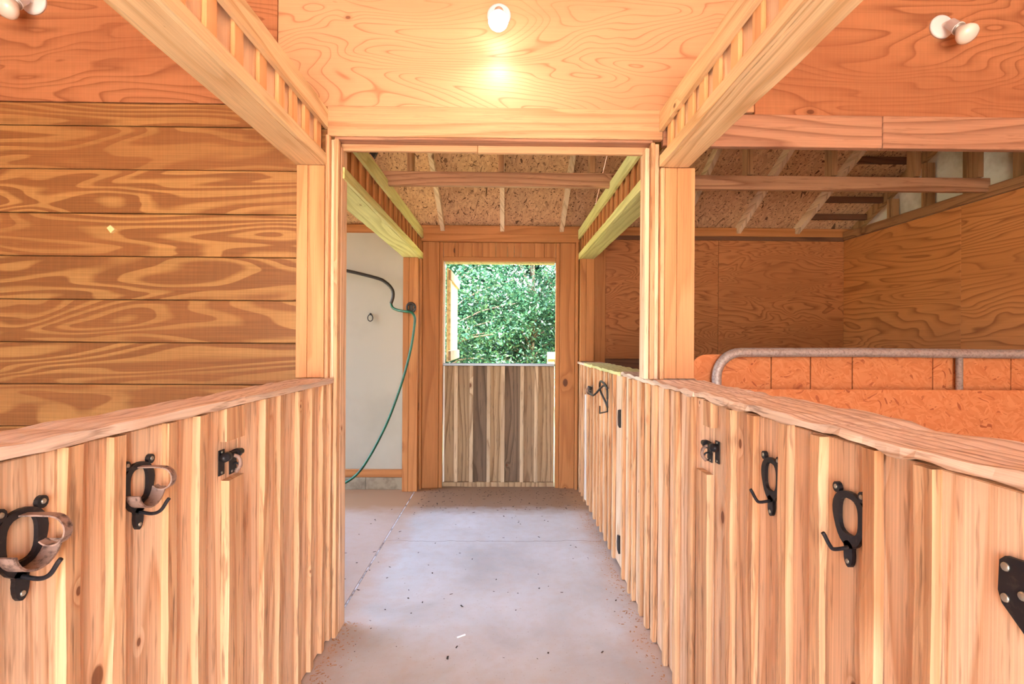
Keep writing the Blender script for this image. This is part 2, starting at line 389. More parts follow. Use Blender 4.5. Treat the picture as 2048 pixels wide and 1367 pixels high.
def leafmat(name, cols):
    t = NT(name); r = t.n('ShaderNodeNewGeometry').outputs['Random Per Island']
    c = t.ramp(r, [(k / (len(cols) - 1), lin(q)) for k, q in enumerate(cols)])
    t.set(Base_Color=c, Roughness=0.38, Specular_IOR_Level=0.6)
    tr = t.n('ShaderNodeBsdfTranslucent', i={0: c}); mx = t.n('ShaderNodeMixShader', i={0: 0.3})
    out = t.t.nodes['Material Output']
    t.t.links.new(t.b.outputs[0], mx.inputs[1]); t.t.links.new(tr.outputs[0], mx.inputs[2]); t.t.links.new(mx.outputs[0], out.inputs[0])
    return t.m
m_leaf = leafmat('leaf_bright', [(18, 54, 36), (32, 74, 50), (66, 104, 64), (42, 90, 68)])
m_leaf2 = leafmat('leaf_deep', [(12, 44, 36), (22, 62, 48), (38, 78, 58), (18, 54, 44)])
m_bark = wood('bark', Z, (140, 120, 96), (96, 78, 60), rings=3, knots=1, vary=0.1, rough=0.9)

# ------------------------------------------------------------------ structure: floor, ground
fl = empty('floor', (0, 2, -0.12), 'pale concrete barn floor split by one straight joint', kind='structure')
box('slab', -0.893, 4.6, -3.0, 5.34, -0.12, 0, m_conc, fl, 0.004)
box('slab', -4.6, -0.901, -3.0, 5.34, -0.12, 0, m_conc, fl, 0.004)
box('joint_filler', -0.901, -0.893, -3.0, 5.34, -0.12, -0.001, m_joint, fl, 0)
g = mesh_obj('ground', [(-60, -60, -0.14), (60, -60, -0.14), (60, 60, -0.14), (-60, 60, -0.14)], [[0, 1, 2, 3]], m_ground); tag(g, 'grass and sandy yard outside the barn, pale behind the viewer to bounce light', kind='structure')

# ------------------------------------------------------------------ structure: gable partition across the barn at Y = 2.6
YG = 2.62
wp = empty('wall_partition', (0, YG, 0), 'plywood and plank partition crossing above the aisle opening', kind='structure')
box('plywood_sheet', -3.604, -1.168, YG, YG + 0.018, 2.702, 4.1, m_ply_red, wp, 0.002)
box('plywood_sheet', -4.6, -3.608, YG, YG + 0.018, 2.702, 4.1, m_ply_red, wp, 0.002)
box('plywood_sheet', -1.164, 1.276, YG, YG + 0.018, 2.69, 4.1, m_ply, wp, 0.002)
box('plywood_sheet', 1.280, 3.60, YG, YG + 0.018, 2.672, 4.1, m_ply_red, wp, 0.002)
box('plywood_sheet', 3.604, 4.6, YG, YG + 0.018, 2.672, 4.1, m_ply_red, wp, 0.002)
zs = [2.698, 2.581, 2.361, 2.139, 1.921, 1.702, 1.486, 1.274, 1.061, 0.84, 0.62, 0.40, 0.18, 0.0]
for k in range(len(zs) - 1):
    d = 0.004 * random.random()
    box('plank', -4.6, -0.907, YG - d, YG + 0.022, zs[k + 1] + 0.002, zs[k] - 0.002, m_plank, wp, 0.003)
box('header_board', -0.904, 0.798, YG - 0.022, YG + 0.02, 2.535, 2.688, m_beamx, wp, 0.003)
box('header_soffit', -0.87, 0.75, YG - 0.012, YG + 0.06, 2.522, 2.535, m_beamx_old, wp, 0.002)
box('head_jamb', -0.86, -0.15, YG + 0.05, YG + 0.075, 2.488, 2.522, m_beamx, wp, 0.002)
box('head_jamb', -0.147, 0.742, YG + 0.05, YG + 0.075, 2.484, 2.522, m_beamx, wp, 0.002)
box('header_board', 0.80, 1.928, YG - 0.022, YG + 0.018, 2.505, 2.670, m_beamx_old, wp, 0.003)
box('header_board', 1.932, 4.6, YG - 0.022, YG + 0.018, 2.505, 2.670, m_beamx_old, wp, 0.003)
box('backing_sheet', -4.6, -0.93, YG + 0.024, YG + 0.036, 0.0, 2.76, m_dark, wp, 0.001)  # added behind the planks to stop daylight leaking through their gaps
# jambs of the aisle opening
tl = empty('trim_1', (-0.87, 2.62, 0), 'stacked pine jamb strips at the end of the left half wall', kind='structure')
box('jamb_strip', -0.905, -0.886, 2.575, 2.66, 1.312, 2.534, m_batten, tl, 0.003)
box('jamb_board', -0.886, -0.866, 2.605, 2.72, 0, 2.52, m_board, tl, 0.003)
box('jamb_strip', -0.866, -0.846, 2.592, 2.64, 0, 2.52, m_batten, tl, 0.003)
box('jamb_board', -0.866, -0.846, 2.645, 2.74, 0, 2.50, m_board, tl, 0.003)
tr_ = empty('trim_2', (0.77, 2.62, 1.312), 'stacked pine jamb strips beside the right aisle post', kind='structure')
box('jamb_board', 0.716, 0.738, 2.62, 2.72, 1.314, 2.50, m_board, tr_, 0.003)
box('jamb_strip', 0.740, 0.760, 2.598, 2.66, 1.314, 2.52, m_batten, tr_, 0.003)
box('jamb_board', 0.762, 0.785, 2.615, 2.70, 1.314, 2.52, m_board, tr_, 0.003)
box('jamb_strip', 0.787, 0.808, 2.590, 2.66, 1.314, 2.39, m_batten, tr_, 0.003)

# ------------------------------------------------------------------ structure: half walls and gates, board and batten
def bb(parent, side, xf, y0, y1, z0, z1, edges, lead=0.0):
    """vertical boards with battens over their joints. xf: aisle face of battens, side -1 left / +1 right"""
    xb0, xb1 = sorted((xf + side * 0.021, xf + side * 0.042))
    cuts = [y0] + [e + 0.018 for e in edges if y0 + 0.05 < e + 0.018 < y1 - 0.05] + [y1]
    for k in range(len(cuts) - 1):
        d = 0.002 * random.random()
        box('board', xb0 + d, xb1 + d, cuts[k] + 0.0015, cuts[k + 1] - 0.0015, z0 + 0.004, z1 - 0.006, m_board, parent, 0.002)
    for k, e in enumerate(edges):
        w = random.uniform(0.032, 0.04)
        x0, x1 = sorted((xf, xf + side * 0.0205))
        rough_bar('batten', x0, x1, e, e + w, z0 + random.uniform(0, 0.012), z1 - random.uniform(0.002, 0.008), 2, m_batten, parent, 0.005, 0.1, seed=random.random() * 90)

# left side ------------------------------------------------
CAPZ0, CAPZ1 = 1.29, 1.312
XL = -0.868
wl = empty('wall_left', (-0.93, 2.1, 0), 'pine board and batten half wall left of the aisle', kind='structure')
bb(wl, -1, XL, 1.715, 2.604, 0, CAPZ0, [1.868, 1.997, 2.18, 2.32, 2.455, 2.565])
box('inner_sheet', -1.01, -0.992, 1.715, 2.60, 0, CAPZ0 - 0.004, m_board, wl, 0.002)
rough_bar('cap_board', -1.022, -0.862, 1.72, 2.60, CAPZ0, CAPZ1, 1, m_cap, wl, 0.006, 0.035, seed=4, fq=2.2)
gl = empty('stall_gate', (-0.93, 0.6, 0.0), 'left board and batten stall gate with two rusty bridle brackets on it', 'gate')
le = [-0.55, -0.36, -0.2, -0.04, 0.12, 0.27, 0.42, 0.57, 0.70, 0.845, 1.0287, 1.1525, 1.34, 1.469]
bb(gl, -1, XL, -0.6, 1.625, 0.012, CAPZ0 - 0.002, le)
box('board', -0.91, -0.889, 1.628, 1.712, 0.01, CAPZ0 - 0.004, m_board, gl, 0.002)
rough_bar('cover_batten', XL - 0.0205, XL + 0.006, 1.617, 1.708, 0.01, 1.06, 2, m_batten, gl, 0.004, 0.1, seed=31)
rough_bar('cover_batten', XL - 0.0205, XL + 0.008, 1.60, 1.712, 1.185, 1.288, 2, m_batten, gl, 0.003, 0.03, seed=37)
box('inner_sheet', -1.01, -0.992, -0.6, 1.70, 0.012, CAPZ0 - 0.006, m_board, gl, 0.002)
rough_bar('cap_board', -1.022, -0.862, -0.6, 1.716, CAPZ0, CAPZ1, 1, m_cap, gl, 0.006, 0.035, seed=8, fq=2.2)

# right side -----------------------------------------------
XR = 0.745
wr = empty('wall_right', (0.83, 3.0, 0), 'pine board and batten half wall right of the aisle', kind='structure')
bb(wr, 1, XR, 1.982, 3.25, 0, CAPZ0, [2.034, 2.214, 2.365, 2.543, 2.672, 2.79, 2.957, 3.05, 3.215])
bb(wr, 1, XR, 4.79, 5.2, 0, CAPZ0, [4.80, 4.95, 5.08])
box('inner_sheet', 0.93, 0.948, 1.99, 3.26, 0, CAPZ0 - 0.004, m_board, wr, 0.002)
box('inner_sheet', 0.93, 0.948, 4.79, 5.2, 0, CAPZ0 - 0.004, m_board, wr, 0.002)
rough_bar('cap_board', 0.738, 0.975, 1.995, 3.26, CAPZ0, CAPZ1, 1, m_cap, wr, 0.012, 0.035, seed=14, fq=2.2)
rough_bar('cap_board', 0.740, 0.965, 4.79, 5.2, CAPZ0 - 0.006, CAPZ1 - 0.006, 1, m_cap, wr, 0.007, 0.035, seed=17, fq=2.2)
gr = empty('stall_gate', (0.83, 0.8, 0.0), 'right near board and batten stall gate with a black hinge plate', 'gate')
re_ = [-0.55, -0.38, -0.2, -0.03, 0.13, 0.28, 0.42, 0.57, 0.884, 1.02, 1.201, 1.343, 1.526, 1.677]
bb(gr, 1, XR, -0.6, 1.862, 0.012, CAPZ0 - 0.002, re_)
box('board', 0.767, 0.788, 1.864, 1.980, 0.01, CAPZ0 - 0.004, m_board, gr, 0.002)
rough_bar('cover_batten', XR - 0.004, XR + 0.0205, 1.858, 1.962, 0.01, 1.02, 2, m_batten, gr, 0.004, 0.1, seed=51)
rough_bar('cover_batten', XR - 0.004, XR + 0.0205, 1.83, 1.90, 1.195, 1.288, 2, m_batten, gr, 0.003, 0.03, seed=57)
box('inner_sheet', 0.93, 0.948, -0.6, 1.98, 0.012, CAPZ0 - 0.006, m_board, gr, 0.002)
rough_bar('cap_board', 0.738, 0.985, -0.6, 1.992, CAPZ0, CAPZ1, 1, m_cap, gr, 0.013, 0.035, seed=24, fq=2.2)
gf = empty('stall_gate', (0.83, 4.0, 0.0), 'far right stall gate beyond the aisle post with two black hinge straps', 'gate')
bb(gf, 1, XR, 3.262, 4.785, 0.02, CAPZ0 - 0.004, [3.50, 3.643, 3.795, 3.973, 4.10, 4.26, 4.435, 4.604])
tag(rough_bar('batten', XR, XR + 0.0205, 4.70, 4.74, 0.05, 1.02, 2, m_pale, gf, 0.004, 0.1, seed=77), 'pale batten strip')  # pale strip near the gate's far edge
box('inner_sheet', 0.93, 0.948, 3.27, 4.78, 0.02, CAPZ0 - 0.006, m_board, gf, 0.002)
rough_bar('cap_board', 0.740, 0.965, 3.264, 4.786, CAPZ0 - 0.005, CAPZ1 - 0.005, 1, m_green, gf, 0.009, 0.035, seed=27, fq=2.2)
for (zc) in (1.0, 0.17):
    tag(prism('hinge_strap', [(3.36, zc - 0.06), (3.405, zc - 0.05), (3.415, zc), (3.405, zc + 0.05), (3.36, zc + 0.06)], 'yz', XR + 0.010, XR + 0.022, m_black, gf), 'black hinge strap')
# hinge plate on the near right gate
hp = prism('hinge_plate', [(0.774, 1.172), (0.776, 1.125), (0.770, 1.108), (0.735, 1.078), (0.66, 1.05), (0.5, 1.05), (0.5, 1.185), (0.72, 1.185), (0.765, 1.181)], 'yz', XR + 0.014, XR + 0.0215, m_black, gr)
tag(hp, 'black steel hinge plate with three screws')
for (yy, zz) in ((0.764, 1.165), (0.764, 1.118), (0.738, 1.133), (0.70, 1.16), (0.70, 1.10)):
    lathe('screw', [(0, 0.007), (0.002, 0.0065), (0.0035, 0.004)], (XR + 0.0142, yy, zz), (-1, 0, 0), m_screw, hp, 12)

# ------------------------------------------------------------------ structure: far wall, door, wash bay
wb_ = empty('wall_back', (0, 5.28, 0), 'pine framed end wall holding the half door', kind='structure')
box('pilaster_board', -0.845, -0.678, 5.25, 5.30, 0, 2.52, m_pilaster, wb_, 0.003)
box('door_casing', -0.676, -0.640, 5.262, 5.33, 0, 2.52, m_pilaster, wb_, 0.003)
box('door_casing', 0.522, 0.560, 5.262, 5.33, 0, 2.52, m_pilaster, wb_, 0.003)
box('pilaster_board', 0.562, 0.716, 5.25, 5.30, 0, 2.52, m_pilaster, wb_, 0.003)
box('corner_strip', 0.718, 0.745, 5.20, 5.30, 0, 2.52, m_pilaster, wb_, 0.003)
box('corner_strip', -0.868, -0.846, 5.20, 5.30, 0, 2.52, m_pilaster, wb_, 0.003)
box('top_plate', -0.86, 0.76, 5.235, 5.29, 2.522, 2.60, m_pilasterx, wb_, 0.003)
box('top_plate', -4.6, 4.6, 5.255, 5.33, 2.602, 2.69, m_pilasterx, wb_, 0.003)
for (xa, xb) in ((-1.05, -0.642), (0.562, 0.95)):
    box('backing_board', xa, xb, 5.302, 5.33, 0, 2.60, m_pilaster, wb_, 0.002)  # added behind the corners to close bright slits of daylight
box('backing_sheet', 0.95, 3.60, 5.285, 5.30, 0, 2.60, m_dark, wb_, 0.002)  # added to block daylight showing above the kick boards
hx = [-0.636, -0.52, -0.485, -0.345, -0.24, -0.10, 0.02, 0.09, 0.16, 0.30, 0.40, 0.518]
for k in range(len(hx) - 1):
    box('head_panel', hx[k] + 0.001, hx[k + 1] - 0.001, 5.27 + 0.004 * (k % 2), 5.31, 2.372, 2.52, m_pilaster, wb_, 0.002)
box('door_head', -0.638, 0.520, 5.262, 5.33, 2.330, 2.370, m_pilasterx, wb_, 0.002)
box('door_stop', -0.628, 0.512, 5.315, 5.345, 2.306, 2.329, m_green, wb_, 0.002)
box('door_stop', -0.638, -0.622, 5.315, 5.345, 0, 2.329, m_pale, wb_, 0.002)
# rear plywood of the right stall
box('plywood_sheet', 0.93, 2.20, 5.262, 5.28, 1.335, 2.60, m_ply_dark, wb_, 0.002)
box('plywood_sheet', 2.203, 3.509, 5.262, 5.28, 1.335, 2.60, m_ply_dark, wb_, 0.002)
box('kick_board', 0.93, 3.509, 5.245, 5.278, 1.06, 1.333, m_dark, wb_, 0.003)
box('kick_board', 0.93, 3.509, 5.245, 5.278, 0, 1.057, m_dark, wb_, 0.003)
box('cornice', 0.93, 3.50, 5.24, 5.262, 2.56, 2.60, m_dark, wb_, 0.002)
box('corner_board', 0.895, 1.02, 5.20, 5.26, 1.2, 2.56, m_pilaster, wb_, 0.003)
# wash bay
box('white_panel', -4.6, -1.0, 5.225, 5.25, 0.20, 2.60, m_white, wb_, 0.002)
box('base_rail', -4.6, -1.0, 5.20, 5.25, 0.122, 0.20, m_pilasterx, wb_, 0.004)
for k in range(9):
    box('curb_block', -4.6 + 0.4 * k + 0.001, -4.6 + 0.4 * (k + 1) - 0.001, 5.195, 5.25, 0, 0.12, m_curb, wb_, 0.003)

d1 = empty('door_1', (-0.06, 5.32, 0.03), 'weathered grey lower leaf of the half door', kind='structure')
bx = [-0.634, -0.504, -0.345, -0.166, -0.018, 0.178, 0.327, 0.515]
for k in range(7):
    box('board', bx[k] + 0.001, bx[k + 1] - 0.001, 5.318 + 0.003 * random.random(), 5.345, 0.05, 1.25, m_weather_dark if k in (2, 4) else m_weather, d1, 0.003)
for k in range(1, 7):
    rough_bar('batten', bx[k] - 0.018, bx[k] + 0.018, 5.300, 5.319, 0.05, 1.25, 2, m_weather_light, d1, 0.002, 0.15, seed=k * 3.1)
rough_bar('sill_board', -0.634, 0.515, 5.298, 5.345, 0.003, 0.048, 0, m_weather, d1, 0.005, 0.08, seed=5)
box('drip_cap', -0.636, 0.515, 5.295, 5.355, 1.251, 1.276, m_drip, d1, 0.003)
d2 = empty('door_2', (-0.60, 5.6, 1.29), 'upper leaf of the half door swung open outside', kind='structure')
for k in range(5):
    box('board', -0.612, -0.592, 5.36 + 0.2 * k + 0.001, 5.36 + 0.2 * (k + 1) - 0.001, 1.29, 2.27, m_fence, d2, 0.002)
box('rail', -0.592, -0.566, 5.36, 6.36, 1.30, 1.40, m_weather, d2, 0.003)
box('rail', -0.592, -0.566, 5.36, 6.36, 2.15, 2.25, m_weather, d2, 0.003)
box('stile', -0.592, -0.570, 5.36, 5.44, 1.41, 2.14, m_fence, d2, 0.003)

# ------------------------------------------------------------------ structure: right outer wall, left outer wall
ws = empty('wall_side', (3.52, 2.5, 0), 'reddish plywood outer wall of the right stalls', kind='structure')
ys = [-3.0, -1.78, 0.2, 1.42, 2.6, 3.9, 5.30]
for k in range(len(ys) - 1):
    box('plywood_sheet', 3.51, 3.53, ys[k] + 0.001, ys[k + 1] - 0.001, 1.33, 2.57, m_ply_side, ws, 0.002)
    box('plywood_sheet', 3.51, 3.53, ys[k] + 0.001, ys[k + 1] - 0.001, 0, 1.328, m_ply_side, ws, 0.002)
box('top_plate', 3.485, 3.71, -3.0, 5.25, 2.572, 2.65, m_sidey, ws, 0.004)
wo_ = empty('wall_outer', (-4.55, 1, 0), 'plank outer wall of the left stalls', kind='structure')
for k in range(12):
    box('plank', -4.62, -4.60, -3.0, 2.6, 0.22 * k + 0.002, 0.22 * (k + 1) - 0.002, m_plank, wo_, 0.003)

wq = empty('wall_rear_added', (0, -3.0, 0), 'unseen plank wall added behind the viewer to narrow the incoming daylight', kind='structure')  # unseen wall added to cut the light reaching the near bay
for (xa, xb) in ((-4.6, -1.7), (1.7, 3.7)):
    for k in range(12):
        box('plank', xa, xb, -3.02, -3.0, 0.23 * k + 0.002, 0.23 * (k + 1) - 0.002, m_plank, wq, 0.003)
# ------------------------------------------------------------------ structure: roof
SL = 0.5
def rz(y): return 2.70 + SL * (5.30 - y)          # underside of roof deck over the far slope
RIDGE = 1.0
cl = empty('ceiling', (0, 3, 2.7), 'sloping roof of strand board on rafters over the rear bay', kind='structure')
def deck(name, x0, x1, y0, y1, mat, f):
    vs = []
    for y in (y0, y1):
        for x in (x0, x1):
            for dz in (0.002, 0.016): vs.append((x, y, f(y) + dz))
    fs = [[0, 2, 6, 4], [1, 5, 7, 3], [0, 1, 3, 2], [4, 6, 7, 5], [0, 4, 5, 1], [2, 3, 7, 6]]
    o = mesh_obj(name, vs, fs, mat, cl)
    bm = bmesh.new(); bm.from_mesh(o.data); bmesh.ops.recalc_face_normals(bm, faces=bm.faces); bm.to_mesh(o.data); bm.free()
yd = [5.62, 4.80, 3.72, 2.63]
for k in range(3):
    for (xa, xb, mm) in ((-2.9, -2.0, m_osb_roof), (-1.998, 0.878, m_osb_roof), (0.88, 3.9, m_osb_roof)):
        deck('roof_sheet', xa, xb - 0.002, yd[k + 1] + 0.002, yd[k] - 0.002, mm, rz)
deck('roof_sheet', -4.7, 3.9, RIDGE, 2.60, m_osb_roof, rz)
deck('roof_sheet', -4.7, 3.9, -3.2, RIDGE - 0.002, m_osb_roof, lambda y: rz(RIDGE) - SL * (RIDGE - y))
def rafter(x, mat=m_rafter, y0=2.66, y1=5.5, depth=0.09, w=0.042):
    vs = []
    for y in (y0, y1):
        for xx in (x - w / 2, x + w / 2):
            for dz in (-depth, 0): vs.append((xx, y, rz(y) + dz))
    fs = [[0, 2, 6, 4], [1, 5, 7, 3], [0, 1, 3, 2], [4, 6, 7, 5], [0, 4, 5, 1], [2, 3, 7, 6]]
    o = mesh_obj('rafter', vs, fs, mat, cl)
    bm = bmesh.new(); bm.from_mesh(o.data); bmesh.ops.recalc_face_normals(bm, faces=bm.faces); bm.to_mesh(o.data); bm.free()
GX = [-0.035 + 0.61 * k for k in range(-7, 6)]
for x in GX: rafter(x)
rafter(3.62, m_stud)
YT = 3.65
box('tie_beam', -4.6, 0.90, YT, YT + 0.042, 2.61, 2.71, m_tiex, cl, 0.003)
box('tie_beam', 0.902, 3.50, YT, YT + 0.042, 2.605, 2.705, m_tiex, cl, 0.003)
for x in GX + [3.47]:
    xx = x + (0.03 if abs(x) < 0.1 else (0.075 if 0.2 < x < 0.9 else -0.01))
    box('stud', xx - 0.02 - 0.03, xx + 0.02 - 0.03, YT, YT + 0.09, 2.712, rz(YT + 0.09) - 0.002, m_stud, cl, 0.002)
# gable end of the right stalls, white panel behind studs
gp = prism('gable_panel', [(5.26, 2.66), (5.26, rz(5.26) - 0.01), (2.66, rz(2.66) - 0.01), (2.66, 2.66)], 'yz', 3.70, 3.715, m_whitegable, cl)
for y in (4.75, 4.35, 3.95, 3.55, 3.15):
    box('gable_stud', 3.60, 3.69, y, y + 0.04, 2.652, rz(y) - 0.11, m_stud, cl, 0.002)
for k in range(5):
    y = 5.05 - 0.22 * k
    box('lookout', 3.04, 3.60, y, y + 0.04, rz(y) - 0.085, rz(y) - 0.03, m_dark, cl, 0.002)
def zr_(y): return rz(y) if y >= RIDGE else rz(RIDGE) - SL * (RIDGE - y)
prism('gable_panel', [(2.60, 2.66), (2.60, zr_(2.60) - 0.01), (RIDGE, zr_(RIDGE) - 0.01), (-3.0, zr_(-3.0) - 0.01), (-3.0, 2.66)], 'yz', 3.70, 3.715, m_ply_side, cl)  # unseen closure added to keep the sun out of the near stalls
prism('gable_panel', [(2.60, 2.64), (2.60, zr_(2.60) - 0.01), (RIDGE, zr_(RIDGE) - 0.01), (-3.0, zr_(-3.0) - 0.01), (-3.0, 2.64)], 'yz', -4.62, -4.605, m_ply_side, cl)  # matching unseen closure on the left, added to block light
# blocking between rafters at the eave
for k in range(len(GX) - 1):
    box('eave_block', GX[k] + 0.023, GX[k + 1] - 0.023, 5.27, 5.30, 2.692, rz(5.30) - 0.004 + 0.0, m_pilasterx, cl, 0.001)

# ------------------------------------------------------------------ posts
def post(x0, x1, y0, y1, z0, z1, label, mat=m_post):
    e = empty('post', ((x0 + x1) / 2, (y0 + y1) / 2, z0), label, 'post', 'aisle posts')
    xm = x0 + (x1 - x0) * 0.4
    box('post_board', x0, xm - 0.0008, y0, y1, z0, z1, mat, e, 0.002)
    box('post_board', xm + 0.0008, x1, y0 + 0.001, y1, z0, z1, mat, e, 0.002)
post(-1.045, -0.907, 2.57, 2.617, CAPZ1 + 0.004, 2.378, 'pine post standing on the left half wall cap against the planks')
post(0.812, 0.966, 2.60, 2.70, CAPZ1 + 0.006, 2.393, 'pine post standing on the right half wall cap beside the pipe gate')
post(-1.02, -0.872, 5.12, 5.19, 0.002, 2.338, 'far pine post with the hose hanger beside the white wash bay', m_pilaster)
post(0.755, 0.893, 5.12, 5.195, CAPZ1 - 0.002, 2.338, 'far pine post on the right cap in the rear stall corner', m_pilaster)

# ------------------------------------------------------------------ headers above the stall fronts
def header(side, xi, wdt, y0, y1, z0, zt, zr, ztop, label, mrail, edges, mboard=m_hboard, mbatt=m_hbatten, soff=None, bw=0.062):
    """side -1/+1, xi inner face, z0 soffit, zt top of trim, zr bottom of rail"""
    e = empty('header_beam', (xi + side * wdt / 2, (y0 + y1) / 2, z0), label, 'beam', 'stall front headers')
    def bxs(n, a, b, *r):
        x0, x1 = sorted((xi + side * a, xi + side * b)); return box(n, x0, x1, *r)
    rough_bar('soffit_plank', *sorted((xi + side * 0.021, xi + side * wdt)), y0, y1, z0, z0 + 0.038, 1, soff or mrail, e, 0.004, 0.12, seed=random.random() * 50)
    rough_bar('trim_board', *sorted((xi, xi + side * 0.02)), y0, y1, z0 + 0.002, zt, 1, mrail, e, 0.003, 0.12, seed=random.random() * 50)
    cuts = [y0] + [q + bw / 2 for q in edges] + [y1]
    for k in range(len(cuts) - 1):
        bxs('board', 0.038, 0.054, cuts[k] + 0.001, cuts[k + 1] - 0.001, z0 + 0.039, ztop - 0.004, mboard, e, 0.001)
    for q in edges:
        x0, x1 = sorted((xi + side * 0.018 + side * 0.003, xi + side * 0.0375))
        box('batten', x0, x1, q, q + bw, zt - 0.012, zr + 0.02, mbatt, e, 0.003)
    rough_bar('top_rail', *sorted((xi, xi + side * 0.02)), y0, y1, zr, ztop, 1, mrail, e, 0.003, 0.12, seed=random.random() * 50)
    bxs('back_plate', 0.06, wdt, y0, y1, ztop - 0.04, ztop, mrail, e, 0.003)
    return e
header(-1, -0.90, 0.15, -0.6, 2.614, 2.38, 2.435, 2.575, 2.668, 'pale pine header above the left stall front running towards the camera', m_beam,
       [-0.5, -0.33, -0.16, 0.0, 0.16, 0.32, 0.48, 0.64, 0.80, 0.96, 1.12, 1.27, 1.42, 1.58, 1.745, 1.92, 2.08, 2.21, 2.35, 2.50])
header(1, 0.78, 0.15, -0.6, 2.597, 2.395, 2.45, 2.575, 2.672, 'pale pine header above the right stall front running towards the camera', m_beam,
       [-0.5, -0.33, -0.16, 0.0, 0.16, 0.32, 0.48, 0.64, 0.80, 0.96, 1.12, 1.28, 1.44, 1.60, 1.76, 1.92, 2.06, 2.19, 2.33, 2.47])
fe = [2.74 + 0.158 * k for k in range(16)]
header(-1, -0.838, 0.18, 2.665, 5.23, 2.34, 2.40, 2.552, 2.645, 'greenish treated header above the wash bay on the far left', m_green, fe, m_pilaster, m_pilaster, bw=0.045)
header(1, 0.742, 0.15, 2.72, 5.23, 2.34, 2.40, 2.552, 2.645, 'greenish treated header above the far right stall front', m_green, fe, m_pilaster, m_pilaster, bw=0.045)

# ------------------------------------------------------------------ divider of the right stalls and pipe gate
dv = empty('stall_divider', (2.2, 2.7, 0), 'orange strand board divider between the right stalls', 'divider')
dxs = [1.0, 1.435, 1.649, 1.877, 2.316, 2.745, 3.505]
for k in range(6):
    if k == 0:
        R = 0.09; arc = [(1.0 + R - R * math.cos(q), 1.44 - R + R * math.sin(q)) for q in np.linspace(0, math.pi / 2, 8)]
        prism('osb_board', [(1.432, 0.0), (1.0, 0.0)] + arc + [(1.432, 1.44)], 'xz', 2.74, 2.752, m_osb, dv)
    else:
        box('osb_board', dxs[k] + 0.003, dxs[k + 1] - 0.003, 2.74, 2.752, 0.0, 1.44, m_osb, dv, 0.001)
box('osb_board', 1.25, 3.505, 2.662, 2.675, 0.0, 1.262, m_osb, dv, 0.002)
pg = empty('pipe_gate', (2.2, 2.705, 0.2), 'galvanised tubular pipe gate in front of the strand board divider', 'gate')
R = 0.13; xl, zt_ = 1.125, 1.452
arc = [(xl + R - R * math.cos(q), 2.705, zt_ - R + R * math.sin(q)) for q in np.linspace(0, math.pi / 2, 9)]
xr = 3.46
arcr = [(xr - R + R * math.sin(q), 2.705, zt_ - R + R * math.cos(q)) for q in np.linspace(0, math.pi / 2, 9)]
tube('frame_pipe', [(xl, 2.705, 0.12), (xl, 2.705, 0.8)] + arc + [(1.9, 2.705, zt_ + 0.004), (2.6, 2.705, zt_)] + arcr + [(xr, 2.705, 0.12)], 0.025, m_galv, pg, 14)
for x in (2.43, 1.80):
    tube('upright_pipe', [(x, 2.705, 0.13), (x, 2.705, zt_ - 0.02 if x > 2 else 1.2)], 0.0165, m_galv, pg, 10)
for zz in (0.15, 0.5, 0.85, 1.18): tube('rail_pipe', [(xl + 0.02, 2.705, zz), (xr - 0.02, 2.705, zz)], 0.02, m_galv, pg, 10)

# ------------------------------------------------------------------ flood lamps
def lamp(x, z, tilt, label, lit=False, stem=None):
    e = empty('flood_lamp', (x, YG, z), label, 'lamp', 'flood lamps on the partition')
    y = YG
    if abs(x) < 1.1: y = YG
    lathe('wall_plate', [(0, 0.061), (0.010, 0.060), (0.016, 0.050), (0.018, 0.02)], (x, y, z), (0, -1, 0), m_lampw, e, 32)
    d = Vector(tilt).normalized()
    s = Vector((x, y - 0.016, z)); k = s + Vector((0, -0.03, 0)) + d * 0.012
    tube('swivel_arm', smooth_path([s, s + Vector((0, -0.02, 0)), k], 4), 0.011, m_lampw, e, 12)
    lathe('socket', [(0, 0.016), (0.005, 0.024), (0.06, 0.026), (0.064, 0.03), (0.07, 0.03)], k, d, m_lampw if not lit else m_lampw, e, 24)
    pb = k + d * 0.06
    lathe('socket_collar', [(0, 0.027), (0.014, 0.028)], pb, d, m_socket, e, 24)
    lathe('bulb', [(0.012, 0.018), (0.03, 0.026), (0.06, 0.044), (0.078, 0.048), (0.092, 0.043), (0.102, 0.028), (0.106, 0.008)], pb, d, m_lit if lit else m_frost, e, 28)
    return pb + d * 0.12
lamp(-2.385, 3.195, (-0.06, -0.62, -0.78), 'unlit white flood lamp at the upper left on reddish plywood')
lamp(2.245, 3.14, (0.10, -0.62, -0.78), 'unlit white flood lamp at the upper right on reddish plywood')
lp = lamp(-0.041, 3.165, (-0.01, -0.64, -0.76), 'lit white flood lamp at the middle of the plywood above the aisle', True)
sd = bpy.data.lights.new('bulb_light', 'SPOT'); sd.energy = 1.3; sd.spot_size = math.radians(172); sd.spot_blend = 0.6; sd.color = (1, 0.9, 0.78); sd.shadow_soft_size = 0.04
so = bpy.data.objects.new('bulb_light', sd); C.objects.link(so); so.location = lp + Vector((0, 0, -0.01))
so.rotation_euler = Vector((0.0, 0.25, 1.0)).to_track_quat('Z', 'Y').to_euler()

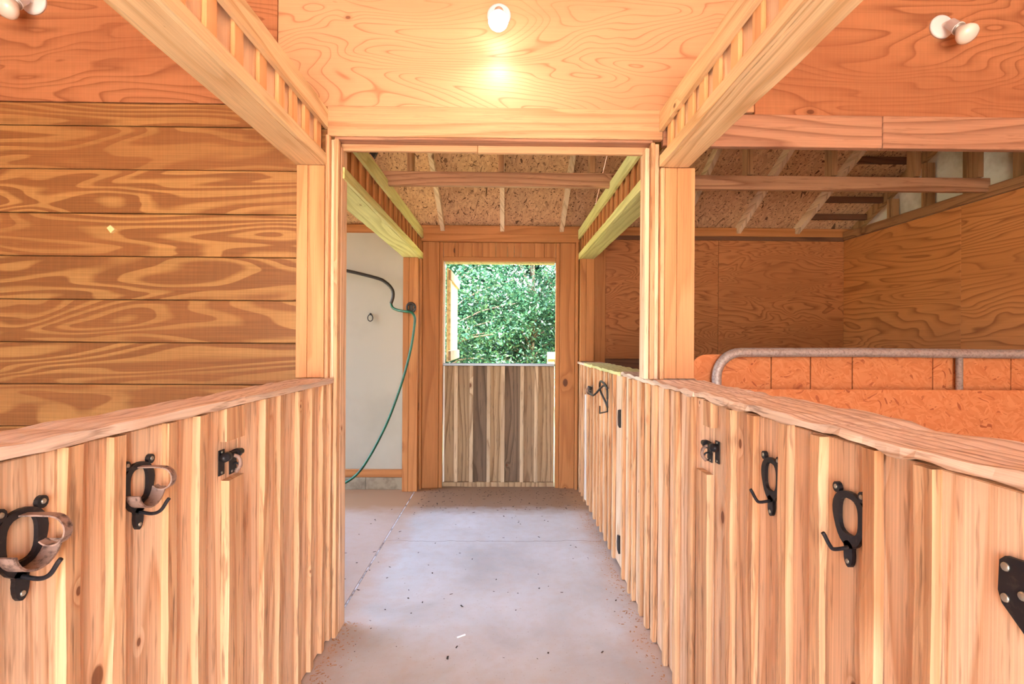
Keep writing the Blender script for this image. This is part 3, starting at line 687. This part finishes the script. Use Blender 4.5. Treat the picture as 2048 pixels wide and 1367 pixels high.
# ------------------------------------------------------------------ ironmongery
def ring_plate(name, cy_, cz_, xa, xb, mat, parent, sc=1.0, narrow=1.0):
    """horseshoe-shaped bracket plate lying on a wall face, normal along x"""
    bm = bmesh.new(); N = 28
    def rad(th):
        w, h = 0.046 * narrow, 0.056
        r = 1 / math.sqrt((math.cos(th) / w) ** 2 + (math.sin(th) / h) ** 2)
        return r
    outer, inner = [], []
    for k in range(N):
        th = 2 * math.pi * k / N
        r = rad(th)
        ro = r * (1 + 0.06 * math.cos(3 * th - math.pi / 2))
        s, c = math.sin(th), math.cos(th)
        ri_w, ri_h = 0.027 * narrow, 0.036
        ri = 1 / ((abs(c / ri_w)) ** 3 + (abs(s / ri_h)) ** 3) ** (1 / 3)
        outer.append((c * ro, s * ro)); inner.append((c * ri, s * ri + 0.003))
    def V(q, x): return bm.verts.new((x, cy_ + q[0] * sc, cz_ + q[1] * sc))
    oa = [V(q, xa) for q in outer]; ia = [V(q, xa) for q in inner]; ob = [V(q, xb) for q in outer]; ib = [V(q, xb) for q in inner]
    for k in range(N):
        j = (k + 1) % N
        bm.faces.new((oa[k], oa[j], ia[j], ia[k])); bm.faces.new((ob[k], ib[k], ib[j], ob[j]))
        bm.faces.new((oa[k], ob[k], ob[j], oa[j])); bm.faces.new((ia[k], ia[j], ib[j], ib[k]))
    def blob(pts):
        a = [V(q, xa) for q in pts]; b = [V(q, xb) for q in pts]; n = len(pts)
        bm.faces.new(a); bm.faces.new(b[::-1])
        for k in range(n): bm.faces.new((a[k], b[k], b[(k + 1) % n], a[(k + 1) % n]))
    for sy in (-1, 1):
        blob([(sy * 0.036 * narrow + 0.011 * math.cos(q), 0.052 + 0.011 * math.sin(q)) for q in np.linspace(0, 2 * math.pi, 12, endpoint=False)])
    blob([(0.013 * math.cos(q) * (1.0 if math.sin(q) < 0.5 else 1.5), -0.072 + (0.027 if math.sin(q) > 0 else 0.026) * math.sin(q)) for q in np.linspace(0, 2 * math.pi, 16, endpoint=False)])
    bmesh.ops.recalc_face_normals(bm, faces=bm.faces)
    vs = [tuple(v.co) for v in bm.verts]; bm.verts.index_update(); fs = [[v.index for v in f.verts] for f in bm.faces]; bm.free()
    return mesh_obj(name, vs, fs, mat, parent)

def ribbon(name, path, wvec, th, mat, parent):
    """flat strap swept along path, width vector wvec, thickness th"""
    P = [Vector(p) for p in path]; w = Vector(wvec); vs, fs = [], []
    for i, p in enumerate(P):
        tdir = (P[min(i + 1, len(P) - 1)] - P[max(i - 1, 0)]).normalized(); nn = tdir.cross(w.normalized()).normalized() * th / 2
        vs += [p - w / 2 - nn, p + w / 2 - nn, p + w / 2 + nn, p - w / 2 + nn]
    for i in range(len(P) - 1):
        for k in range(4): fs.append([i * 4 + k, i * 4 + (k + 1) % 4, (i + 1) * 4 + (k + 1) % 4, (i + 1) * 4 + k])
    e = (len(P) - 1) * 4; fs += [[3, 2, 1, 0], [e, e + 1, e + 2, e + 3]]
    o = mesh_obj(name, vs, fs, mat, parent)
    bm = bmesh.new(); bm.from_mesh(o.data); bmesh.ops.recalc_face_normals(bm, faces=bm.faces); bm.to_mesh(o.data); bm.free()
    return o

def bracket(side, xface, yc, zc, label, cradle, sc=1.0, narrow=1.0):
    o = -side                                      # outwards, towards the aisle
    e = empty('bridle_bracket', (xface, yc, zc - 0.1), label, 'bracket', 'bridle brackets on the gates')
    xa, xb = xface + o * 0.0005, xface + o * 0.0095
    ring_plate('plate', yc, zc, xa, xb, m_black, e, sc, narrow)
    for (dy, dz) in ((-0.036 * narrow, 0.053), (0.036 * narrow, 0.053), (0, -0.086)):
        lathe('screw', [(0, 0.0055), (0.002, 0.005), (0.003, 0.003)], (xb, yc + dy * sc, zc + dz * sc), (o, 0, 0), m_screw, e, 10)
    hb = Vector((xb, yc, zc - 0.058 * sc))
    hs_ = 1.0 if cradle else 0.8
    tube('hook', smooth_path([hb - Vector((o * 0.004, 0, 0)), hb + Vector((o * 0.03, -0.002, -0.004)), hb + Vector((o * 0.052 * hs_, -0.004, 0.004)), hb + Vector((o * 0.068 * hs_, -0.006, 0.026)), hb + Vector((o * 0.074 * hs_, -0.006, 0.034))], 5), 0.0042, m_black, e, 10)
    if cradle:
        a = [(xb + o * 0.016, yc + 0.042 * math.cos(q) * sc, zc - 0.006 + 0.040 * math.sin(q) * sc) for q in np.linspace(math.pi * 1.05, math.pi * 1.95, 12)]
        ribbon('cradle_band', a, (o * 0.032, 0, 0), 0.004, m_rust, e)
        pts = [(xb, yc, zc + 0.042 * sc), (xb + o * 0.03, yc, zc + 0.043 * sc), (xb + o * 0.055, yc, zc + 0.042 * sc)]
        cxr, czr, rr = xb + o * 0.055, zc + 0.018 * sc, 0.024 * sc
        pts += [(cxr + o * rr * math.sin(q), yc, czr + rr * math.cos(q)) for q in np.linspace(0.15, math.pi * 1.25, 14)]
        ribbon('curl', pts, (0, 0.018, 0), 0.003, m_rust, e)
    return e
bracket(-1, XL - 0.0205, 0.948, 1.132, 'nearest rusty bridle bracket with curled cradle on the left gate', True, 1.12, 1.02)
bracket(-1, XL - 0.0205, 1.248, 1.148, 'second rusty bridle bracket with curled cradle beside the left latch', True, 1.08, 1.05)
bracket(1, XR + 0.0205, 1.445, 1.118, 'black bridle bracket without cradle nearest the right latch', False, 1.1, 1.0)
bracket(1, XR + 0.0205, 1.115, 1.118, 'nearest black bridle bracket without cradle on the right gate', False, 1.1, 1.05)

def latch(side, xface, yc, zc, label):
    o = -side
    e = empty('gate_latch', (xface, yc, zc - 0.05), label, 'latch', 'gate latches')
    def bxs(n, a, b, *r, mat=m_black): 
        x0, x1 = sorted((xface + o * a, xface + o * b)); return box(n, x0, x1, *r, mat, e, 0.0015)
    bxs('keeper_plate', 0.0005, 0.004, yc - 0.055, yc - 0.022, zc - 0.045, zc + 0.035)
    bxs('bolt_plate', 0.0005, 0.004, yc + 0.008, yc + 0.05, zc - 0.055, zc + 0.02)
    tube('bolt', [(xface + o * 0.017, yc - 0.06, zc + 0.012), (xface + o * 0.017, yc + 0.055, zc + 0.012)], 0.010, m_black, e, 14)
    tube('bolt_sleeve', [(xface + o * 0.017, yc - 0.05, zc + 0.012), (xface + o * 0.017, yc - 0.026, zc + 0.012)], 0.0145, m_black, e, 14)
    tube('bolt_sleeve', [(xface + o * 0.017, yc + 0.012, zc + 0.012), (xface + o * 0.017, yc + 0.034, zc + 0.012)], 0.0145, m_black, e, 14)
    tube('handle', smooth_path([(xface + o * 0.02, yc - 0.006, zc + 0.012), (xface + o * 0.04, yc - 0.006, zc + 0.004), (xface + o * 0.045, yc - 0.006, zc - 0.02), (xface + o * 0.03, yc - 0.006, zc - 0.042)], 4), 0.006, m_rust, e, 10)
    tube('padlock_eye', [(xface + o * 0.012 + o * 0.012 * math.cos(q), yc + 0.03, zc - 0.035 + 0.014 * math.sin(q)) for q in np.linspace(0, 2 * math.pi, 14)], 0.0035, m_black, e, 8)
    for (dy, dz) in ((-0.04, -0.036), (-0.04, 0.028), (0.02, -0.046), (0.042, -0.046)):
        lathe('screw', [(0, 0.0045), (0.002, 0.004), (0.003, 0.002)], (xface + o * 0.004, yc + dy, zc + dz), (o, 0, 0), m_screw, e, 10)
    return e
latch(-1, XL - 0.0205, 1.655, 1.122, 'black sliding latch in the notched batten of the left gate')
latch(1, XR + 0.0205, 1.862, 1.115, 'black sliding latch in the notched batten of the near right gate')
latch(1, XR, 4.38, 1.10, 'black latch on the far right gate beside the wire hook')
e = empty('wire_hook', (XR, 3.85, 0.97), 'bent black wire hook hanging on the far right gate', 'hook')
xw = XR - 0.014
def sh(q): return [(a, b - 0.30, c + 0.02) for (a, b, c) in q]
tube('wire', smooth_path(sh([(xw - 0.022, 4.61, 1.09), (xw - 0.03, 4.56, 1.085), (xw - 0.05, 4.44, 1.08), (xw - 0.05, 4.22, 1.075), (xw - 0.02, 4.10, 1.14), (xw, 4.05, 1.165), (xw, 3.95, 1.15), (xw, 3.93, 1.08)]), 5), 0.008, m_boom, e, 8)
tube('wire', smooth_path(sh([(xw, 3.93, 1.15), (xw - 0.01, 3.97, 1.18), (xw - 0.02, 4.10, 1.19), (xw - 0.01, 4.15, 1.12), (xw, 4.0, 1.05), (xw, 3.93, 1.02)]), 5), 0.008, m_boom, e, 8)
tube('wire', sh([(xw, 3.93, 1.14), (xw, 3.93, 0.99), (xw - 0.03, 4.06, 0.96), (xw, 4.22, 0.99)]), 0.006, m_boom, e, 8)

# ------------------------------------------------------------------ wash bay fittings
tube_b = empty('wash_boom', (-1.5, 5.15, 2.0), 'dark overhead wash boom pipe on the white wall', 'pipe')
tube('boom_pipe', smooth_path([(-2.6, 5.15, 2.36), (-2.1, 5.15, 2.29), (-1.65, 5.15, 2.215), (-1.30, 5.15, 2.135), (-1.20, 5.15, 2.09), (-1.135, 5.15, 2.02), (-1.125, 5.15, 1.95), (-1.145, 5.15, 1.88)], 6), 0.016, m_boom, tube_b, 12)
tube('wall_arm', [(-2.6, 5.223, 2.36), (-2.6, 5.14, 2.36)], 0.016, m_boom, tube_b, 12)
hn = empty('hose_hanger', (-0.93, 5.11, 1.8), 'black ring hose hanger on the far left post', 'hanger')
tube('ring', [(-0.935 + 0.042 * math.cos(q), 5.095, 1.835 + 0.046 * math.sin(q)) for q in np.linspace(0, 2 * math.pi, 22)], 0.011, m_boom, hn, 10)
box('mount', -0.955, -0.915, 5.10, 5.119, 1.80, 1.87, m_boom, hn, 0.003)
hs_path = [(-1.145, 5.15, 1.885), (-1.13, 5.145, 1.84), (-1.07, 5.12, 1.81), (-0.98, 5.08, 1.795), (-0.925, 5.07, 1.785), (-0.895, 5.07, 1.74), (-0.895, 5.07, 1.66), (-0.925, 5.07, 1.45), (-0.985, 5.07, 1.2), (-1.07, 5.07, 0.93), (-1.18, 5.07, 0.65), (-1.33, 5.07, 0.36), (-1.46, 5.07, 0.18), (-1.62, 5.07, 0.075), (-1.75, 5.05, 0.03), (-1.95, 5.0, 0.014), (-2.3, 4.9, 0.014)]
hz = tube('garden_hose', smooth_path(hs_path, 6), 0.0125, m_hose, None, 10)
tag(hz, 'green garden hose hanging down in front of the white wash bay wall', 'hose')
trg = empty('tie_ring', (-1.365, 5.215, 1.73), 'small black tie ring on the white wall', 'ring')
tube('ring', [(-1.365 + 0.026 * math.cos(q), 5.20, 1.735 + 0.033 * math.sin(q)) for q in np.linspace(0, 2 * math.pi, 22)], 0.005, m_black, trg, 8)
tube('eye', [(-1.365, 5.224, 1.775), (-1.365, 5.195, 1.775)], 0.009, m_black, trg, 8)
cb = empty('cable_bundle', (-0.70, 3.3, 2.6), 'white cable loops with a black clamp above the far left header', 'cable')
tube('cable', smooth_path([(-0.79, 2.95, 2.72), (-0.76, 2.95, 2.655), (-0.72, 2.95, 2.66), (-0.70, 2.95, 2.70), (-0.67, 2.95, 2.66), (-0.63, 2.95, 2.655), (-0.58, 2.95, 2.70)], 5), 0.004, m_cord, cb, 8)
prism('clamp', [(-0.80, 2.60), (-0.76, 2.55), (-0.735, 2.60), (-0.745, 2.66), (-0.79, 2.67)], 'xz', 2.945, 2.975, m_black, cb)

# ------------------------------------------------------------------ small scraps
ch = mesh_obj('wood_chip', [(-2.005, 2.60, 2.06), (-1.985, 2.60, 2.035), (-1.965, 2.60, 2.055), (-1.988, 2.60, 2.075), (-2.005, 2.617, 2.06), (-1.985, 2.617, 2.035), (-1.965, 2.617, 2.055), (-1.988, 2.617, 2.075)],
              [[0, 1, 2, 3], [7, 6, 5, 4], [0, 4, 5, 1], [1, 5, 6, 2], [2, 6, 7, 3], [3, 7, 4, 0]], m_chip)
tag(ch, 'pale wood chip stuck to the left plank wall', 'chip')
pp = mesh_obj('paper_scrap', [(-0.235, 2.60, 0.002), (-0.195, 2.625, 0.002), (-0.192, 2.617, 0.002), (-0.232, 2.592, 0.002), (-0.235, 2.60, 0.005), (-0.195, 2.625, 0.006), (-0.192, 2.617, 0.006), (-0.232, 2.592, 0.005)],
              [[0, 3, 2, 1], [4, 5, 6, 7], [0, 1, 5, 4], [1, 2, 6, 5], [2, 3, 7, 6], [3, 0, 4, 7]], m_paper)
tag(pp, 'small white scrap lying in the middle of the concrete floor', 'scrap')
def litter(name, n, fx, smin, smax, mat, label):
    vs, fs = [], []
    for _ in range(n):
        x, y = fx(); s = random.uniform(smin, smax); a = random.uniform(0, math.pi); l = s * random.uniform(1, 3.0)
        ca, sa = math.cos(a), math.sin(a); b = len(vs); h = s * 0.5
        for (p, q) in ((-l, -s), (l, -s * 0.6), (l * 0.8, s), (-l * 0.7, s * 0.8)): vs.append((x + ca * p - sa * q, y + sa * p + ca * q, 0.001))
        vs.append((x, y, h)); fs += [[b, b + 1, b + 4], [b + 1, b + 2, b + 4], [b + 2, b + 3, b + 4], [b + 3, b, b + 4]]
    o = mesh_obj(name, vs, fs, mat, None, origin=(0, 3.5, 0)); tag(o, label, 'debris', kind='stuff')
def f1():
    if random.random() < 0.72: return random.uniform(-0.8, 0.72), 4.55 + 0.65 * random.random() ** 0.7
    return random.uniform(-1.2, 0.7), random.uniform(2.4, 4.6)
litter('floor_debris', 330, f1, 0.002, 0.006, m_debris, 'dark crumbs of dirt scattered on the concrete near the door')
def f2():
    s = random.random()
    if s < 0.6: return 0.742 - abs(random.gauss(0, 0.045)), random.uniform(2.0, 5.1)
    return -0.86 + abs(random.gauss(0, 0.06)), random.uniform(1.9, 2.75)
litter('sawdust', 700, f2, 0.0015, 0.004, m_straw, 'sawdust crumbs along the feet of the half walls')

# ------------------------------------------------------------------ yard: trees and fence
def leaves(blobs, per, size):
    ctr = np.concatenate([b[0] + rng.normal(0, 1, (int(per * b[2]), 3)) * np.array([b[1], b[1], b[1] * 0.7]) for b in blobs])
    n = len(ctr)
    nrm = rng.normal(0, 1, (n, 3)) + np.array([0, 0, 1.1]); nrm /= np.linalg.norm(nrm, axis=1)[:, None]
    tv = rng.normal(0, 1, (n, 3)); tv -= (tv * nrm).sum(1)[:, None] * nrm; tv /= np.linalg.norm(tv, axis=1)[:, None]
    bv = np.cross(nrm, tv); s = size * rng.uniform(0.6, 1.4, (n, 1))
    vs = np.stack([ctr - tv * s, ctr + bv * s * 0.42 + nrm * s * 0.12, ctr + tv * s, ctr - bv * s * 0.42 + nrm * s * 0.12], 1).reshape(-1, 3)
    return vs, n
def tree(name, base, h, spread, nb, per, size, mat, label, lean=(0, 0)):
    e = empty(name, base, label, 'tree', 'trees in the yard')
    B = np.array(base); blobs = []
    v, f = [], []
    def addt(p, r):
        a, b = tube_geo(p, r, 7); o = len(v); v.extend(a); f.extend([[i + o for i in q] for q in b])
    top = Vector(base) + Vector((lean[0], lean[1], h * 0.75))
    addt(smooth_path([Vector(base), Vector(base) + Vector((lean[0] * 0.3 + 0.06, lean[1] * 0.3, h * 0.35)), top], 5), [0.07 - 0.005 * k for k in range(11)])
    for k in range(nb):
        a = random.uniform(0, 2 * math.pi); rr = spread * math.sqrt(random.random()); zz = h * random.uniform(0.12, 1.0)
        rr *= math.sqrt(max(0.15, 1 - (zz / h - 0.45) ** 2 * 2.2))
        c = B + np.array([lean[0] * zz / h + rr * math.cos(a), lean[1] * zz / h + rr * math.sin(a), zz])
        blobs.append((c, random.uniform(0.16, 0.34), random.uniform(0.6, 1.4)))
        if k % 3 == 0:
            s = Vector(base) + Vector((lean[0] * 0.4, lean[1] * 0.4, min(zz * 0.7, h * 0.7))); m = (s + Vector(c)) / 2 + Vector((0, 0, 0.15))
            addt(smooth_path([s, m, Vector(c)], 4), [0.025 - 0.002 * q for q in range(9)])
    mesh_obj('trunk', v, f, m_bark, e, smooth=True, origin=base)
    lv, n = leaves(blobs, per, size)
    me = bpy.data.meshes.new('foliage'); lv = lv - B
    me.vertices.add(n * 4); me.vertices.foreach_set('co', lv.astype(np.float32).ravel())
    me.loops.add(n * 4); me.loops.foreach_set('vertex_index', np.arange(n * 4, dtype=np.int32))
    me.polygons.add(n); me.polygons.foreach_set('loop_start', np.arange(0, n * 4, 4, dtype=np.int32)); me.polygons.foreach_set('loop_total', np.full(n, 4, dtype=np.int32))
    me.materials.append(mat); me.update(calc_edges=True)
    o = bpy.data.objects.new('foliage', me); link(o, base, e); tag(o, kind='stuff')
G = -0.14
tree('leafy_tree', (-1.6, 11.0, G), 4.6, 1.9, 120, 290, 0.044, m_leaf, 'bright leafy tree seen at the left of the door opening', (0.3, 0))
tree('leafy_tree', (0.6, 12.6, G), 5.4, 2.1, 130, 290, 0.044, m_leaf, 'bright leafy tree seen in the middle of the door opening', (0.1, 0))
tree('leafy_shrub', (1.9, 10.6, G), 2.9, 1.2, 60, 290, 0.042, m_leaf, 'sunlit low shrub at the lower right of the door opening', (0, 0))
tree('dark_tree', (2.9, 14.5, G), 7.5, 2.6, 130, 260, 0.10, m_leaf2, 'deep green tree behind the shrub at the right of the opening', (-0.4, 0))
tree('dark_tree', (-3.6, 15.0, G), 7.5, 2.8, 130, 260, 0.10, m_leaf2, 'deep green tree far left behind the bright tree', (0.3, 0))
tree('dark_tree', (-0.5, 16.5, G), 8.5, 3.2, 170, 280, 0.10, m_leaf2, 'tall deep green tree closing the view in the middle', (0, 0))
fp = empty('fence_rail', (0.75, 7.2, G), 'short piece of yard fence at the lower right of the door opening', 'fence')
box('fence_post', 0.60, 0.70, 7.2, 7.3, G, 1.36, m_fence, fp, 0.004)
box('rail', 0.60, 2.4, 7.17, 7.198, 1.26, 1.36, m_fence, fp, 0.003)
box('rail', 0.60, 2.4, 7.17, 7.198, 0.6, 0.72, m_fence, fp, 0.003)
